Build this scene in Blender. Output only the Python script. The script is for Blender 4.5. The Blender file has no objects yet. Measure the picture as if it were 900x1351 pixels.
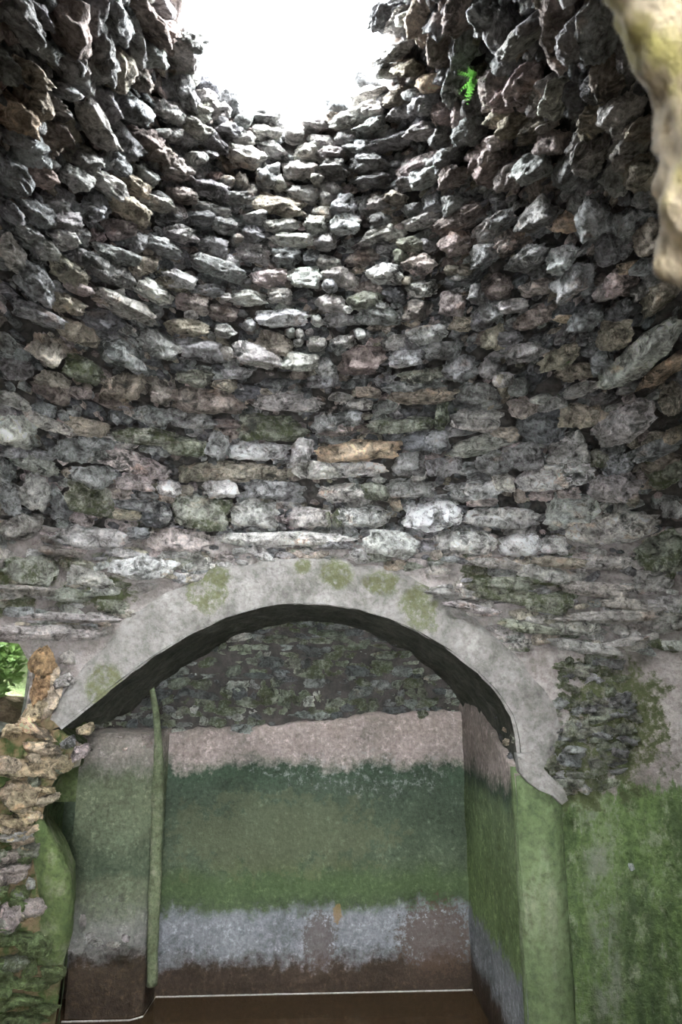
import bpy, bmesh, math, random
import numpy as np
from mathutils import Vector, Matrix, noise
from mathutils.geometry import delaunay_2d_cdt

random.seed(7)
rng = np.random.default_rng(7)
S = bpy.context.scene
COL = S.collection

# ------------------------------------------------------------------ camera, sky, exposure
FPX, CX, CY = 900.0, 450.0, 675.5
PITCH, YAW = math.radians(13.4), math.radians(2.8)
EYE = np.array([0.0, 0.0, 2.0])
cam = bpy.data.cameras.new('camera')
cam.sensor_width = 36.0
cam.lens = FPX / 1351.0 * 36.0
cam.clip_start = 0.02
cam_o = bpy.data.objects.new('camera', cam)
COL.objects.link(cam_o)
cam_o.location = EYE
cam_o.rotation_euler = (math.pi / 2 + PITCH, 0, -YAW)
cam.dof.use_dof = True
cam.dof.focus_distance = 3.6
cam.dof.aperture_fstop = 9.0
S.camera = cam_o

world = bpy.data.worlds.new('sky')
S.world = world
world.use_nodes = True
bg = world.node_tree.nodes['Background']
bg.inputs['Color'].default_value = (0.93, 0.97, 1.0, 1)
bg.inputs['Strength'].default_value = 1.0

S.view_settings.view_transform = 'Standard'
S.view_settings.look = 'None'
S.view_settings.gamma = 1.0
S.view_settings.use_curve_mapping = False
S.view_settings.exposure = 7.0
S.cycles.max_bounces = 10
S.cycles.diffuse_bounces = 8
S.cycles.use_denoising = True
S.cycles.caustics_reflective = False
S.cycles.caustics_refractive = False

CEN = np.array([0.0, 2.0])            # plan centre of the domed chamber


def portal(loc, rot, sx, sy):
    l = bpy.data.lights.new('skylight_portal', 'AREA')
    l.shape = 'RECTANGLE'; l.size = sx; l.size_y = sy
    l.cycles.is_portal = True
    o = bpy.data.objects.new('skylight_portal', l)
    COL.objects.link(o)
    o.location = loc; o.rotation_euler = rot
    return o


portal((-0.1, 2.0, 4.34), (0, 0, 0), 0.95, 0.95)

# ------------------------------------------------------------------ pixel -> ray, chamber surface
cp, sp, cy_, sy_ = math.cos(PITCH), math.sin(PITCH), math.cos(YAW), math.sin(YAW)
FWD = np.array([sy_ * cp, cy_ * cp, sp])
RGT = np.array([cy_, -sy_, 0.0])
UPV = np.array([-sy_ * sp, -cy_ * sp, cp])


def ray(px, py):
    d = FWD + RGT * ((px - CX) / FPX) + UPV * ((CY - py) / FPX)
    return d / np.linalg.norm(d)


def project(p):
    v = np.asarray(p, float) - EYE
    z = v @ FWD
    if z < 0.05:
        return None
    return CX + FPX * (v @ RGT) / z, CY - FPX * (v @ UPV) / z


PH = np.array([-9, 0.42, 0.85, 1.10, 1.30, 1.62, 1.83, 2.22, 2.6])
PR = np.array([1.80, 1.80, 1.74, 1.59, 1.37, 0.97, 0.765, 0.365, 0.33])


def smooth(x, a, b):
    t = np.clip((x - a) / (b - a), 0, 1)
    return t * t * (3 - 2 * t)


def plan_r(phi, h):
    """inner radius of the chamber at azimuth phi (0 = towards the arch) and height h above eye level"""
    rho = np.interp(h, PH, PR)
    s, c = np.sin(phi), np.cos(phi)
    a = np.where(s > 0, 2.35, 1.75)
    n = 4.0
    sq = (np.abs(s / a) ** n + np.abs(c / 1.8) ** n) ** (-1 / n)
    w = smooth(h, 0.6, 1.45)
    cx = -0.10 * smooth(h, 1.2, 2.2)                 # the eye sits a little off the chamber's axis
    circ = cx * s + np.sqrt(np.maximum(rho * rho - (cx * c) ** 2, 0.01))
    return sq * (rho / 1.8) * (1 - w) + circ * w


def surf(phi, h, off=0.0):
    r = plan_r(phi, h) + off
    return np.stack([CEN[0] + r * np.sin(phi), CEN[1] + r * np.cos(phi), h + EYE[2] + 0 * phi], -1)


def hit_chamber(px, py):
    d = ray(px, py)
    t, dt = 0.45, 0.02
    last = None
    while t < 9:
        p = EYE + d * t
        q = p[:2] - CEN
        f = math.hypot(*q) - float(plan_r(np.float64(math.atan2(q[0], q[1])), np.float64(p[2] - EYE[2])))
        if last is not None and last < 0 and f >= 0:
            t0, t1 = t - dt, t
            for _ in range(18):
                tm = 0.5 * (t0 + t1)
                p = EYE + d * tm
                q = p[:2] - CEN
                f = math.hypot(*q) - float(plan_r(np.float64(math.atan2(q[0], q[1])), np.float64(p[2] - EYE[2])))
                if f < 0: t0 = tm
                else: t1 = tm
            return EYE + d * t1
        last = f
        t += dt
    return None


def hit_y(px, py, Y):
    d = ray(px, py)
    return EYE + d * (Y - EYE[1]) / d[1]


def phi_h(p):
    return math.atan2(p[0] - CEN[0], p[1] - CEN[1]), p[2] - EYE[2]


# ------------------------------------------------------------------ helpers
def link(o, parent=None):
    COL.objects.link(o)
    if parent is not None:
        o.parent = parent
    return o


def mesh_obj(name, verts, faces, mat=None, parent=None, smooth_shade=True):
    me = bpy.data.meshes.new(name)
    me.from_pydata([tuple(map(float, v)) for v in verts], [], [tuple(int(i) for i in f) for f in faces])
    if mat: me.materials.append(mat)
    if smooth_shade:
        me.polygons.foreach_set('use_smooth', [True] * len(me.polygons))
    me.update()
    return link(bpy.data.objects.new(name, me), parent)


def tag(o, label=None, cat=None, group=None, kind=None):
    if label: o['label'] = label
    if cat: o['category'] = cat
    if group: o['group'] = group
    if kind: o['kind'] = kind
    return o


def fbm(p, oct=4):
    return noise.fractal(Vector(p), 0.9, 2.1, oct)


def grid_faces(nu, nv):
    f = []
    for i in range(nu - 1):
        for j in range(nv - 1):
            a = i * nv + j
            f.append((a, a + 1, a + nv + 1, a + nv))
    return f


def resample(pts, n):
    pts = np.asarray(pts, float)
    d = np.concatenate([[0], np.cumsum(np.linalg.norm(np.diff(pts, axis=0), axis=1))])
    t = np.linspace(0, d[-1], n)
    return np.stack([np.interp(t, d, pts[:, k]) for k in range(pts.shape[1])], -1)


# ------------------------------------------------------------------ materials
class NT:
    def __init__(self, name):
        self.m = bpy.data.materials.new(name)
        self.m.use_nodes = True
        self.t = self.m.node_tree
        self.t.nodes.clear()
        self.out = self.n('ShaderNodeOutputMaterial')
        self.pos = self.n('ShaderNodeNewGeometry').outputs['Position']

    def n(self, typ, **kw):
        nd = self.t.nodes.new(typ)
        for k, v in kw.items():
            setattr(nd, k, v)
        return nd

    def set(self, sock, v):
        if hasattr(v, 'is_output') or isinstance(v, bpy.types.NodeSocket):
            self.t.links.new(v, sock)
        elif isinstance(v, (tuple, list)) and len(v) == 3 and sock.type == 'RGBA':
            sock.default_value = (*v, 1)
        else:
            sock.default_value = v

    def math(self, op, a, b=0.0, c=0.0, clamp=False):
        nd = self.n('ShaderNodeMath', operation=op, use_clamp=clamp)
        for i, v in enumerate((a, b, c)):
            self.set(nd.inputs[i], v)
        return nd.outputs[0]

    def vmul(self, v, s):
        nd = self.n('ShaderNodeVectorMath', operation='MULTIPLY')
        self.set(nd.inputs[0], v); self.set(nd.inputs[1], s)
        return nd.outputs[0]

    def noise(self, scale, detail=4, rough=0.55, vec=None, stretch=None, dist=0.0):
        v = vec or self.pos
        if stretch: v = self.vmul(v, stretch)
        nd = self.n('ShaderNodeTexNoise')
        self.set(nd.inputs['Vector'], v)
        nd.inputs['Scale'].default_value = scale
        nd.inputs['Detail'].default_value = detail
        nd.inputs['Roughness'].default_value = rough
        nd.inputs['Distortion'].default_value = dist
        return nd.outputs['Fac']

    def voro(self, scale, feature='F1', vec=None):
        nd = self.n('ShaderNodeTexVoronoi', feature=feature)
        self.set(nd.inputs['Vector'], vec or self.pos)
        nd.inputs['Scale'].default_value = scale
        return nd.outputs['Distance']

    def step(self, x, a, b):
        nd = self.n('ShaderNodeMapRange', interpolation_type='SMOOTHSTEP')
        self.set(nd.inputs[0], x)
        nd.inputs[1].default_value = a; nd.inputs[2].default_value = b
        return nd.outputs[0]

    def lin(self, x, a, b, c, d):
        nd = self.n('ShaderNodeMapRange')
        self.set(nd.inputs[0], x)
        for i, v in enumerate((a, b, c, d)):
            nd.inputs[1 + i].default_value = v
        return nd.outputs[0]

    def mix(self, f, a, b, mode='MIX'):
        nd = self.n('ShaderNodeMix', data_type='RGBA', blend_type=mode)
        self.set(nd.inputs[0], f); self.set(nd.inputs[6], a); self.set(nd.inputs[7], b)
        return nd.outputs[2]

    def ramp(self, x, stops):
        nd = self.n('ShaderNodeValToRGB')
        self.set(nd.inputs[0], x)
        cr = nd.color_ramp
        while len(cr.elements) < len(stops):
            cr.elements.new(0.5)
        for e, (p, c) in zip(cr.elements, stops):
            e.position = p; e.color = (*c, 1)
        return nd.outputs[0]

    def sep(self):
        nd = self.n('ShaderNodeSeparateXYZ')
        self.set(nd.inputs[0], self.pos)
        return nd.outputs

    def blob(self, c, r, nz, amt=0.9):
        """1 inside an irregular patch around c (x, y, z) with radii r"""
        s = self.n('ShaderNodeVectorMath', operation='SUBTRACT')
        self.set(s.inputs[0], self.pos); s.inputs[1].default_value = c
        l = self.n('ShaderNodeVectorMath', operation='LENGTH')
        self.set(l.inputs[0], self.vmul(s.outputs[0], tuple(1 / k for k in r)))
        x = self.math('ADD', l.outputs['Value'], self.math('MULTIPLY', self.math('SUBTRACT', nz, 0.5), amt * 2))
        return self.step(x, 1.05, 0.8)

    def bump(self, h, strength, dist=0.02, normal=None):
        nd = self.n('ShaderNodeBump')
        nd.inputs['Strength'].default_value = strength
        nd.inputs['Distance'].default_value = dist
        self.set(nd.inputs['Height'], h)
        if normal is not None: self.set(nd.inputs['Normal'], normal)
        return nd.outputs[0]

    def finish(self, col, rough=0.9, normal=None, spec=0.25, extra=None):
        b = self.n('ShaderNodeBsdfPrincipled')
        self.set(b.inputs['Base Color'], col)
        self.set(b.inputs['Roughness'], rough)
        b.inputs['Specular IOR Level'].default_value = spec
        if normal is not None: self.set(b.inputs['Normal'], normal)
        self.t.links.new(b.outputs[0], self.out.inputs[0])
        return self.m


def stone_mat(name, src):
    k = NT(name)
    if src == 'object':
        a = k.n('ShaderNodeObjectInfo')
        base, amt = a.outputs['Color'], a.outputs['Alpha']
    else:
        a = k.n('ShaderNodeAttribute', attribute_name='tone')
        base, amt = a.outputs['Color'], a.outputs['Alpha']
    n1 = k.noise(8, 8, 0.62)
    n2 = k.noise(19, 9, 0.70, dist=0.7)
    n4 = k.noise(70, 5, 0.7)
    n3 = k.noise(4.0, 5, 0.62)
    pit = k.voro(44)
    col = k.mix(1.0, base, k.ramp(n1, [(0.32, (.42, .41, .40)), (0.5, (1.0, 1.0, 1.0)), (0.68, (1.4, 1.39, 1.38))]), 'MULTIPLY')
    col = k.mix(1.0, col, k.ramp(n2, [(0.34, (.12, .12, .115)), (0.43, (.6, .59, .58)), (0.53, (1.1, 1.1, 1.1)), (0.68, (1.55, 1.55, 1.55))]), 'MULTIPLY')
    col = k.mix(1.0, col, k.ramp(n4, [(0.34, (.65, .65, .65)), (0.55, (1.03, 1.05, 1.05)), (0.75, (1.25, 1.25, 1.25))]), 'MULTIPLY')
    rust = k.math('MULTIPLY', k.step(k.noise(5.2, 4, 0.6, stretch=(1, 1, 1.6)), 0.60, 0.70), 0.35)
    col = k.mix(rust, col, k.mix(1.0, col, (1.15, .78, .55), 'MULTIPLY'))
    lich = k.math('MULTIPLY', k.step(n3, 0.54, 0.66), k.step(n2, 0.60, 0.46))
    col = k.mix(k.math('MULTIPLY', lich, 0.75), col, (0.03, 0.034, 0.03))
    mz = k.math('ADD', k.noise(6.5, 6, 0.68), k.math('MULTIPLY', amt, 0.30))
    moss = k.math('MULTIPLY', k.step(mz, 0.68, 0.80), k.step(k.noise(40, 5, .7), 0.36, 0.56))
    col = k.mix(k.math('MULTIPLY', moss, 0.85), col, k.mix(n2, (.03, .042, .016), (.115, .135, .05)))
    h = k.math('ADD', k.math('MULTIPLY', n1, 0.8), k.math('MULTIPLY', n2, 0.75))
    h = k.math('ADD', h, k.math('MULTIPLY', n4, 0.18))
    h = k.math('ADD', h, k.math('MULTIPLY', k.step(pit, 0.0, 0.4), 0.14))
    return k.finish(col, 0.88, k.bump(h, 1.0, 0.10))


M = {}
M['stone'] = stone_mat('rough_limestone', 'object')
M['rubble'] = stone_mat('rough_limestone_rubble', 'attr')


def mortar_mat():
    k = NT('earth_mortar')
    n1 = k.noise(14, 8, 0.7); n2 = k.noise(60, 5, 0.7)
    col = k.ramp(n1, [(0.3, (.04, .038, .036)), (0.6, (.12, .108, .098)), (0.8, (.2, .18, .165))])
    h = k.math('ADD', n1, k.math('MULTIPLY', n2, 0.4))
    return k.finish(col, 0.95, k.bump(h, 1.0, 0.06))


M['mortar'] = mortar_mat()


def arch_plaster(name, moss_blobs=()):
    k = NT(name)
    n1 = k.noise(5, 8, 0.62); n2 = k.noise(34, 6, 0.7); n3 = k.noise(12, 6, 0.65)
    col = k.ramp(n1, [(0.3, (.12, .112, .10)), (0.45, (.22, .21, .195)), (0.56, (.29, .275, .26)), (0.7, (.38, .36, .34))])
    col = k.mix(1.0, col, k.ramp(n2, [(0.3, (.6, .6, .58)), (0.55, (1.0, 1.0, 1.0)), (0.8, (1.18, 1.18, 1.18))]), 'MULTIPLY')
    crack = k.step(k.voro(2.6, 'DISTANCE_TO_EDGE', vec=k.pos), 0.0, 0.012)
    m = None
    for c, r in moss_blobs:
        b = k.blob(c, r, k.noise(9, 7, .7), 1.3)
        m = b if m is None else k.math('MAXIMUM', m, b)
    if m is not None:
        f = k.math('MULTIPLY', m, k.step(k.noise(18, 8, .74), 0.36, 0.55))
        col = k.mix(k.math('MULTIPLY', f, 0.88), col, k.mix(n2, (.05, .06, .025), (.16, .17, .075)))
    spots = k.math('MULTIPLY', k.step(k.noise(7, 9, .74), 0.55, 0.70), 0.7)
    col = k.mix(spots, col, (.12, .115, .09))
    h = k.math('ADD', k.math('MULTIPLY', n3, 0.8), k.math('MULTIPLY', n2, 0.5))
    return k.finish(col, 0.9, k.bump(h, 0.9, 0.04))


def drum_plaster():
    """lower chamber wall: grey-pink plaster above, moss patches, bright algae below"""
    k = NT('algae_plaster')
    X, Y, Z = k.sep()
    n1 = k.noise(4, 8, 0.62); n2 = k.noise(34, 6, 0.72); n3 = k.noise(11, 6, 0.66)
    streak = k.noise(5, 9, 0.70, stretch=(1, 1, 0.32), dist=.4)
    streak2 = k.noise(22, 6, 0.7, stretch=(1, 1, 0.25))
    plas = k.ramp(n1, [(0.3, (.17, .15, .135)), (0.5, (.33, .295, .28)), (0.72, (.45, .405, .39))])
    plas = k.mix(1.0, plas, k.ramp(n2, [(0.3, (.55, .55, .53)), (0.55, (1, 1, 1)), (0.8, (1.2, 1.2, 1.2))]), 'MULTIPLY')
    alg = k.ramp(streak, [(0.30, (.035, .05, .024)), (0.45, (.078, .115, .045)), (0.58, (.115, .17, .062)), (0.75, (.22, .26, .15))])
    alg = k.mix(1.0, alg, k.ramp(n2, [(0.3, (.45, .5, .4)), (0.55, (1, 1, 1)), (0.8, (1.25, 1.25, 1.2))]), 'MULTIPLY')
    grey = k.math('MULTIPLY', k.step(streak2, 0.55, 0.7), k.step(n1, 0.42, 0.6))
    alg = k.mix(k.math('MULTIPLY', grey, 0.8), alg, (.24, .25, .205))
    spk = k.math('MULTIPLY', k.step(k.noise(13, 9, .76, stretch=(1, 1, .6)), 0.51, 0.66), 0.65)
    alg = k.mix(spk, alg, (.25, .27, .19))
    drk = k.math('MULTIPLY', k.step(k.noise(6, 8, .72, stretch=(1, 1, .5)), 0.53, 0.66), 0.6)
    alg = k.mix(drk, alg, (.05, .07, .035))
    # a grey bare strip next to the jamb
    strip = k.math('MULTIPLY', k.step(k.math('ABSOLUTE', k.math('SUBTRACT', X, 1.50)), 0.10, 0.02), k.step(k.noise(12, 8, .72, stretch=(1, 1, .6)), 0.42, 0.6))
    alg = k.mix(k.math('MULTIPLY', strip, 0.8), alg, (.19, .20, .16))
    edge = k.math('ADD', Z, k.math('MULTIPLY', k.math('SUBTRACT', streak2, 0.5), 0.45))
    edge = k.math('ADD', edge, k.math('MULTIPLY', k.math('SUBTRACT', n3, 0.5), 0.25))
    edge = k.math('ADD', edge, k.math('MULTIPLY', k.step(X, -0.9, -1.25), 0.5))
    f = k.step(edge, 1.47, 1.40)
    col = k.mix(f, plas, alg)
    le = k.math('MULTIPLY', k.step(X, -1.10, -1.22), k.step(k.math('ADD', Z, k.math('MULTIPLY', k.math('SUBTRACT', n3, .5), .4)), 1.84, 1.76))
    ear = k.mix(k.step(n3, .42, .6), k.ramp(n1, [(.3, (.12, .085, .045)), (.6, (.30, .22, .13))]), (.06, .095, .025))
    col = k.mix(le, col, ear)
    m = None
    for c, r in [((1.62, 3.75, 1.78), (.27, .5, .36)), ((1.40, 3.75, 1.50), (.2, .5, .2)), ((1.15, 3.75, 2.52), (.3, .5, .10)),
                 ((-1.65, 3.4, 2.40), (.25, .6, .13)), ((-1.12, 3.6, 2.44), (.25, .5, .09)), ((2.05, 3.6, 1.62), (.06, .5, .2))]:
        b = k.blob(c, r, n3, 1.2)
        m = b if m is None else k.math('MAXIMUM', m, b)
    col = k.mix(k.math('MULTIPLY', m, k.step(n2, 0.3, 0.52)), col, k.mix(n3, (.035, .045, .02), (.11, .125, .05)))
    h = k.math('ADD', k.math('MULTIPLY', n3, 0.8), k.math('MULTIPLY', n2, 0.5))
    return k.finish(col, 0.88, k.bump(h, 0.9, 0.05))


def alcove_plaster(name, pier=False, side=False):
    k = NT(name)
    X, Y, Z = k.sep()
    n1 = k.noise(3.2, 8, 0.6); n2 = k.noise(34, 6, 0.75); n3 = k.noise(10, 6, 0.66)
    st = k.noise(8, 6, 0.65, stretch=(1, 1, 0.2))
    zz = k.math('ADD', Z, k.math('MULTIPLY', k.math('SUBTRACT', n3, 0.5), 0.26))
    zz = k.math('ADD', zz, k.math('MULTIPLY', k.math('SUBTRACT', n1, 0.5), 0.16))
    zz = k.math('ADD', zz, k.math('MULTIPLY', k.math('SUBTRACT', n2, 0.5), 0.10))
    zz = k.math('ADD', zz, k.math('MULTIPLY', k.math('SUBTRACT', st, 0.5), 0.16))
    g1, g2 = ((.15, .17, .11), (.165, .19, .12)) if pier else ((.078, .105, .058), (.062, .085, .058))
    if side: g1, g2 = (.16, .225, .09), (.16, .215, .11)
    stops = [(0.0, (.055, .036, .024)), (0.075, (.07, .048, .034)), (0.1, (.17, .165, .17)), (0.135, (.26, .27, .29)),
             (0.23, (.24, .25, .27)), (0.262, g1), (0.36, g1), (0.40, (.085, .11, .07) if not side else g1), (0.62, g2),
             (0.675, (.05, .08, .05) if not pier else g2), (0.72, (.34, .285, .265) if not pier else (.27, .25, .22)), (0.95, (.38, .31, .28))]
    if pier:
        stops[1] = (0.145, (.075, .052, .034)); stops[2] = (0.165, (.16, .14, .13)); stops[3] = (0.19, (.27, .255, .245)); stops[4] = (0.26, (.24, .24, .215)); stops[5] = (0.33, (.16, .18, .12))
    col = k.ramp(k.lin(zz, 0.0, 2.0, 0.0, 1.0), stops)
    col = k.mix(1.0, col, k.ramp(n2, [(0.3, (.5, .52, .5)), (0.55, (1, 1, 1)), (0.8, (1.4, 1.4, 1.4))]), 'MULTIPLY')
    col = k.mix(1.0, col, k.ramp(n1, [(0.3, (.62, .64, .62)), (0.6, (1.1, 1.1, 1.1)), (0.8, (1.3, 1.3, 1.3))]), 'MULTIPLY')
    mot = k.math('MULTIPLY', k.step(k.noise(17, 9, .76), 0.53, 0.68), 0.55)
    col = k.mix(mot, col, k.mix(1.0, col, (2.1, 2.0, 2.1), 'MULTIPLY'))
    dk = k.math('MULTIPLY', k.step(k.noise(9, 9, .74, dist=.5), 0.52, 0.68), 0.6)
    col = k.mix(dk, col, k.mix(1.0, col, (.45, .45, .45), 'MULTIPLY'))
    if not pier and not side:
        # flaking whitish lime specks at the top of the algae, right part
        sp_ = k.math('MULTIPLY', k.blob((0.45, 5, 1.33), (.62, .5, .16), n1, 1.4), k.step(k.noise(20, 8, 0.75), 0.50, 0.64))
        col = k.mix(k.math('MULTIPLY', sp_, .6), col, (.30, .31, .30))
        yg = k.math('MULTIPLY', k.step(k.math('ABSOLUTE', k.math('SUBTRACT', zz, 0.62)), 0.13, 0.03), 0.22)
        col = k.mix(yg, col, (.085, .15, .035))
        ol = k.math('MULTIPLY', k.blob((-0.2, 5, 0.95), (.8, .5, .26), k.noise(7, 8, .72), 1.9), 0.28)
        col = k.mix(ol, col, (.14, .14, .075))
        rust = k.math('MULTIPLY', k.blob((0.22, 5, .46), (.03, .5, .06), k.noise(24, 5, .7), 1.2), .7)
        col = k.mix(rust, col, (.26, .16, .06))
        br = k.math('MULTIPLY', k.blob((0.88, 5, .30), (.26, .5, .22), n2, 1.6), 0.7)
        col = k.mix(br, col, (.10, .065, .045))
        br = k.math('MULTIPLY', k.blob((0.10, 5, .30), (.11, .5, .17), n2, 1.6), 0.6)
        col = k.mix(br, col, (.10, .07, .055))
    h = k.math('ADD', k.math('MULTIPLY', n3, 0.8), k.math('MULTIPLY', n2, 0.6))
    return k.finish(col, k.lin(Z, 0.0, 0.3, 0.45, 0.88), k.bump(h, 0.7, 0.035))


def simple_rock(name, lo, mid, hi, bump=0.8, scale=9, moss=None, stretch=None):
    k = NT(name)
    n1 = k.noise(scale, 8, 0.65, stretch=stretch); n2 = k.noise(scale * 4.5, 6, 0.7)
    col = k.ramp(n1, [(0.3, lo), (0.52, mid), (0.74, hi)])
    col = k.mix(1.0, col, k.ramp(n2, [(0.3, (.5, .5, .5)), (0.55, (1, 1, 1)), (0.8, (1.3, 1.3, 1.3))]), 'MULTIPLY')
    if moss:
        col = k.mix(k.step(k.noise(scale * .6, 5, .6), 0.5, 0.62), col, moss)
    h = k.math('ADD', n1, k.math('MULTIPLY', n2, 0.5))
    return k.finish(col, 0.9, k.bump(h, bump, 0.035))


M['drum'] = drum_plaster()
M['alcove'] = alcove_plaster('alcove_plaster')
M['alcove_side'] = alcove_plaster('alcove_side_plaster', side=True)
M['pier'] = alcove_plaster('pier_plaster', pier=True)
M['vault'] = simple_rock('vault_rubble', (.03, .032, .026), (.075, .078, .06), (.14, .135, .11), 1.0, 8)
M['jamb'] = simple_rock('jamb_algae_plaster', (.075, .11, .045), (.13, .17, .085), (.23, .24, .17), 0.6, 6, stretch=(1, 1, .3))
M['bulge'] = simple_rock('bulge_algae_plaster', (.05, .08, .025), (.11, .15, .055), (.26, .26, .18), 0.9, 9)
M['boulder'] = simple_rock('pale_lichen_rock', (.13, .10, .05), (.27, .22, .15), (.40, .34, .28), 0.8, 22, (.19, .165, .05))
M['bed'] = simple_rock('silt_bed', (.05, .028, .012), (.09, .05, .022), (.13, .08, .04), 0.4, 5)
M['mineral'] = simple_rock('mineral_crust', (.35, .33, .3), (.45, .43, .4), (.55, .52, .5), 0.2, 20)
M['earth'] = simple_rock('bank_earth', (.10, .07, .04), (.2, .15, .10), (.3, .24, .17), 1.0, 9)
M['pipe'] = simple_rock('mossy_pipe', (.09, .11, .06), (.17, .20, .115), (.27, .275, .20), 0.7, 12)
M['well'] = simple_rock('added_mossy_well', (.06, .09, .03), (.13, .17, .07), (.24, .24, .14), 0.9, 9)
M['added_entry'] = simple_rock('added_entry_stone', (.10, .09, .08), (.2, .18, .16), (.32, .29, .26), 0.9, 7)


def leaf_mat(name, c1, c2):
    k = NT(name)
    col = k.mix(k.noise(25, 3), c1, c2)
    d = k.n('ShaderNodeBsdfPrincipled'); k.set(d.inputs['Base Color'], col); d.inputs['Roughness'].default_value = 0.5
    t = k.n('ShaderNodeBsdfTranslucent'); k.set(t.inputs['Color'], col)
    m = k.n('ShaderNodeMixShader'); m.inputs[0].default_value = 0.4
    k.t.links.new(d.outputs[0], m.inputs[1]); k.t.links.new(t.outputs[0], m.inputs[2])
    k.t.links.new(m.outputs[0], k.out.inputs[0])
    return k.m


M['leaf'] = leaf_mat('leaf_green', (.10, .20, .04), (.24, .36, .12))
M['fern'] = leaf_mat('fern_green', (.06, .20, .03), (.13, .32, .06))


def water_mat():
    k = NT('shallow_brown_water')
    tr = k.n('ShaderNodeBsdfTransparent'); tr.inputs[0].default_value = (.62, .46, .32, 1)
    gl = k.n('ShaderNodeBsdfGlossy'); gl.inputs['Roughness'].default_value = 0.03
    n = k.bump(k.noise(6, 3), 0.03, 0.02); k.set(gl.inputs['Normal'], n)
    fr = k.n('ShaderNodeFresnel'); fr.inputs[0].default_value = 1.33
    m = k.n('ShaderNodeMixShader')
    df = k.n('ShaderNodeBsdfDiffuse'); k.set(df.inputs[0], k.mix(k.noise(5, 5, .6), (.075, .045, .022), (.13, .085, .05)))
    mt = k.n('ShaderNodeMixShader'); mt.inputs[0].default_value = 0.55
    k.t.links.new(tr.outputs[0], mt.inputs[1]); k.t.links.new(df.outputs[0], mt.inputs[2])
    k.t.links.new(fr.outputs[0], m.inputs[0]); k.t.links.new(mt.outputs[0], m.inputs[1]); k.t.links.new(gl.outputs[0], m.inputs[2])
    k.t.links.new(m.outputs[0], k.out.inputs[0])
    return k.m


M['water'] = water_mat()

# ------------------------------------------------------------------ rock shapes
_ico = {}


def ico(sub):
    if sub not in _ico:
        bm = bmesh.new()
        bmesh.ops.create_icosphere(bm, subdivisions=sub, radius=1.0)
        v = np.array([p.co[:] for p in bm.verts]); f = np.array([[q.index for q in p.verts] for p in bm.faces])
        bm.free()
        _ico[sub] = (v / np.linalg.norm(v, axis=1)[:, None], f)
    return _ico[sub]


def rock_verts(sub, seed, blocky=6.5, planes=13, rough=0.18):
    """an angular block: a rounded box cut by random planes, roughened"""
    r_ = np.random.default_rng(seed)
    d, f = ico(sub)
    r = (np.abs(d) ** blocky).sum(1) ** (-1 / blocky)
    for _ in range(planes):
        m = r_.normal(size=3); m /= np.linalg.norm(m)
        o = r_.uniform(0.74, 1.15)
        dm = d @ m
        r = np.where(dm > 0.05, np.minimum(r, o / np.maximum(dm, 0.05)), r)
    off = r_.uniform(-50, 50, 3)
    nz = np.array([noise.fractal(Vector(p * 1.6 + off), 0.8, 2.2, 4) for p in d])
    rid = np.array([abs(noise.noise(Vector(p * 3.1 - off))) for p in d])
    r = r * (1 + rough * nz - rough * 0.7 * rid)
    if sub > 3:
        r = r * (1 + 0.075 * np.array([noise.fractal(Vector(p * 6 + off), 0.6, 2.1, 3) for p in d]))
        r = r * (1 - 0.05 * np.array([abs(noise.noise(Vector(p * np.array([5, 5, 11]) - off))) for p in d]))
    v = d * r[:, None]
    lo, hi = v.min(0), v.max(0)
    return (v - (lo + hi) / 2) / (hi - lo), f


LIB_HI = [rock_verts(4, 100 + i, rough=0.27) for i in range(30)]
LIB_MID = [rock_verts(3, 200 + i) for i in range(24)]
LIB_LO = [rock_verts(1, 300 + i, rough=0.25) for i in range(20)]
LIB_MESH = []
for v, f in LIB_HI:
    me = bpy.data.meshes.new('stone')
    me.from_pydata([tuple(p) for p in v], [], [tuple(int(i) for i in q) for q in f])
    me.polygons.foreach_set('use_smooth', [True] * len(me.polygons))
    me.materials.append(M['stone'])
    LIB_MESH.append(me)

TONE = {'W': (.80, .79, .78), 'w': (.62, .60, .58), 'l': (.45, .43, .41), 'g': (.29, .285, .285), 'd': (.15, .15, .155),
        'r': (.28, .235, .215), 'p': (.43, .365, .35), 't': (.37, .325, .27), 'm': (.27, .27, .225), 'o': (.50, .40, .30),
        'k': (.42, .385, .365), 'y': (.50, .40, .27), 'n': (.42, .27, .15), 'e': (.17, .22, .10)}  # y: warm sunlight put into the stone colour


def tone(c, j=0.16, moss=None, mul=1.0):
    b = np.minimum(np.array(TONE[c]) * (1.32 if c not in 'Ww' else 1.15), 0.86) * rng.uniform(1 - j, 1 + j) * (1 + rng.uniform(-0.03, 0.03, 3)) * mul
    a = moss if moss is not None else {'m': 0.75, 'e': 1.0, 'g': 0.25, 'd': 0.3}.get(c, 0.12)
    return np.array([*b, a])


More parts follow.
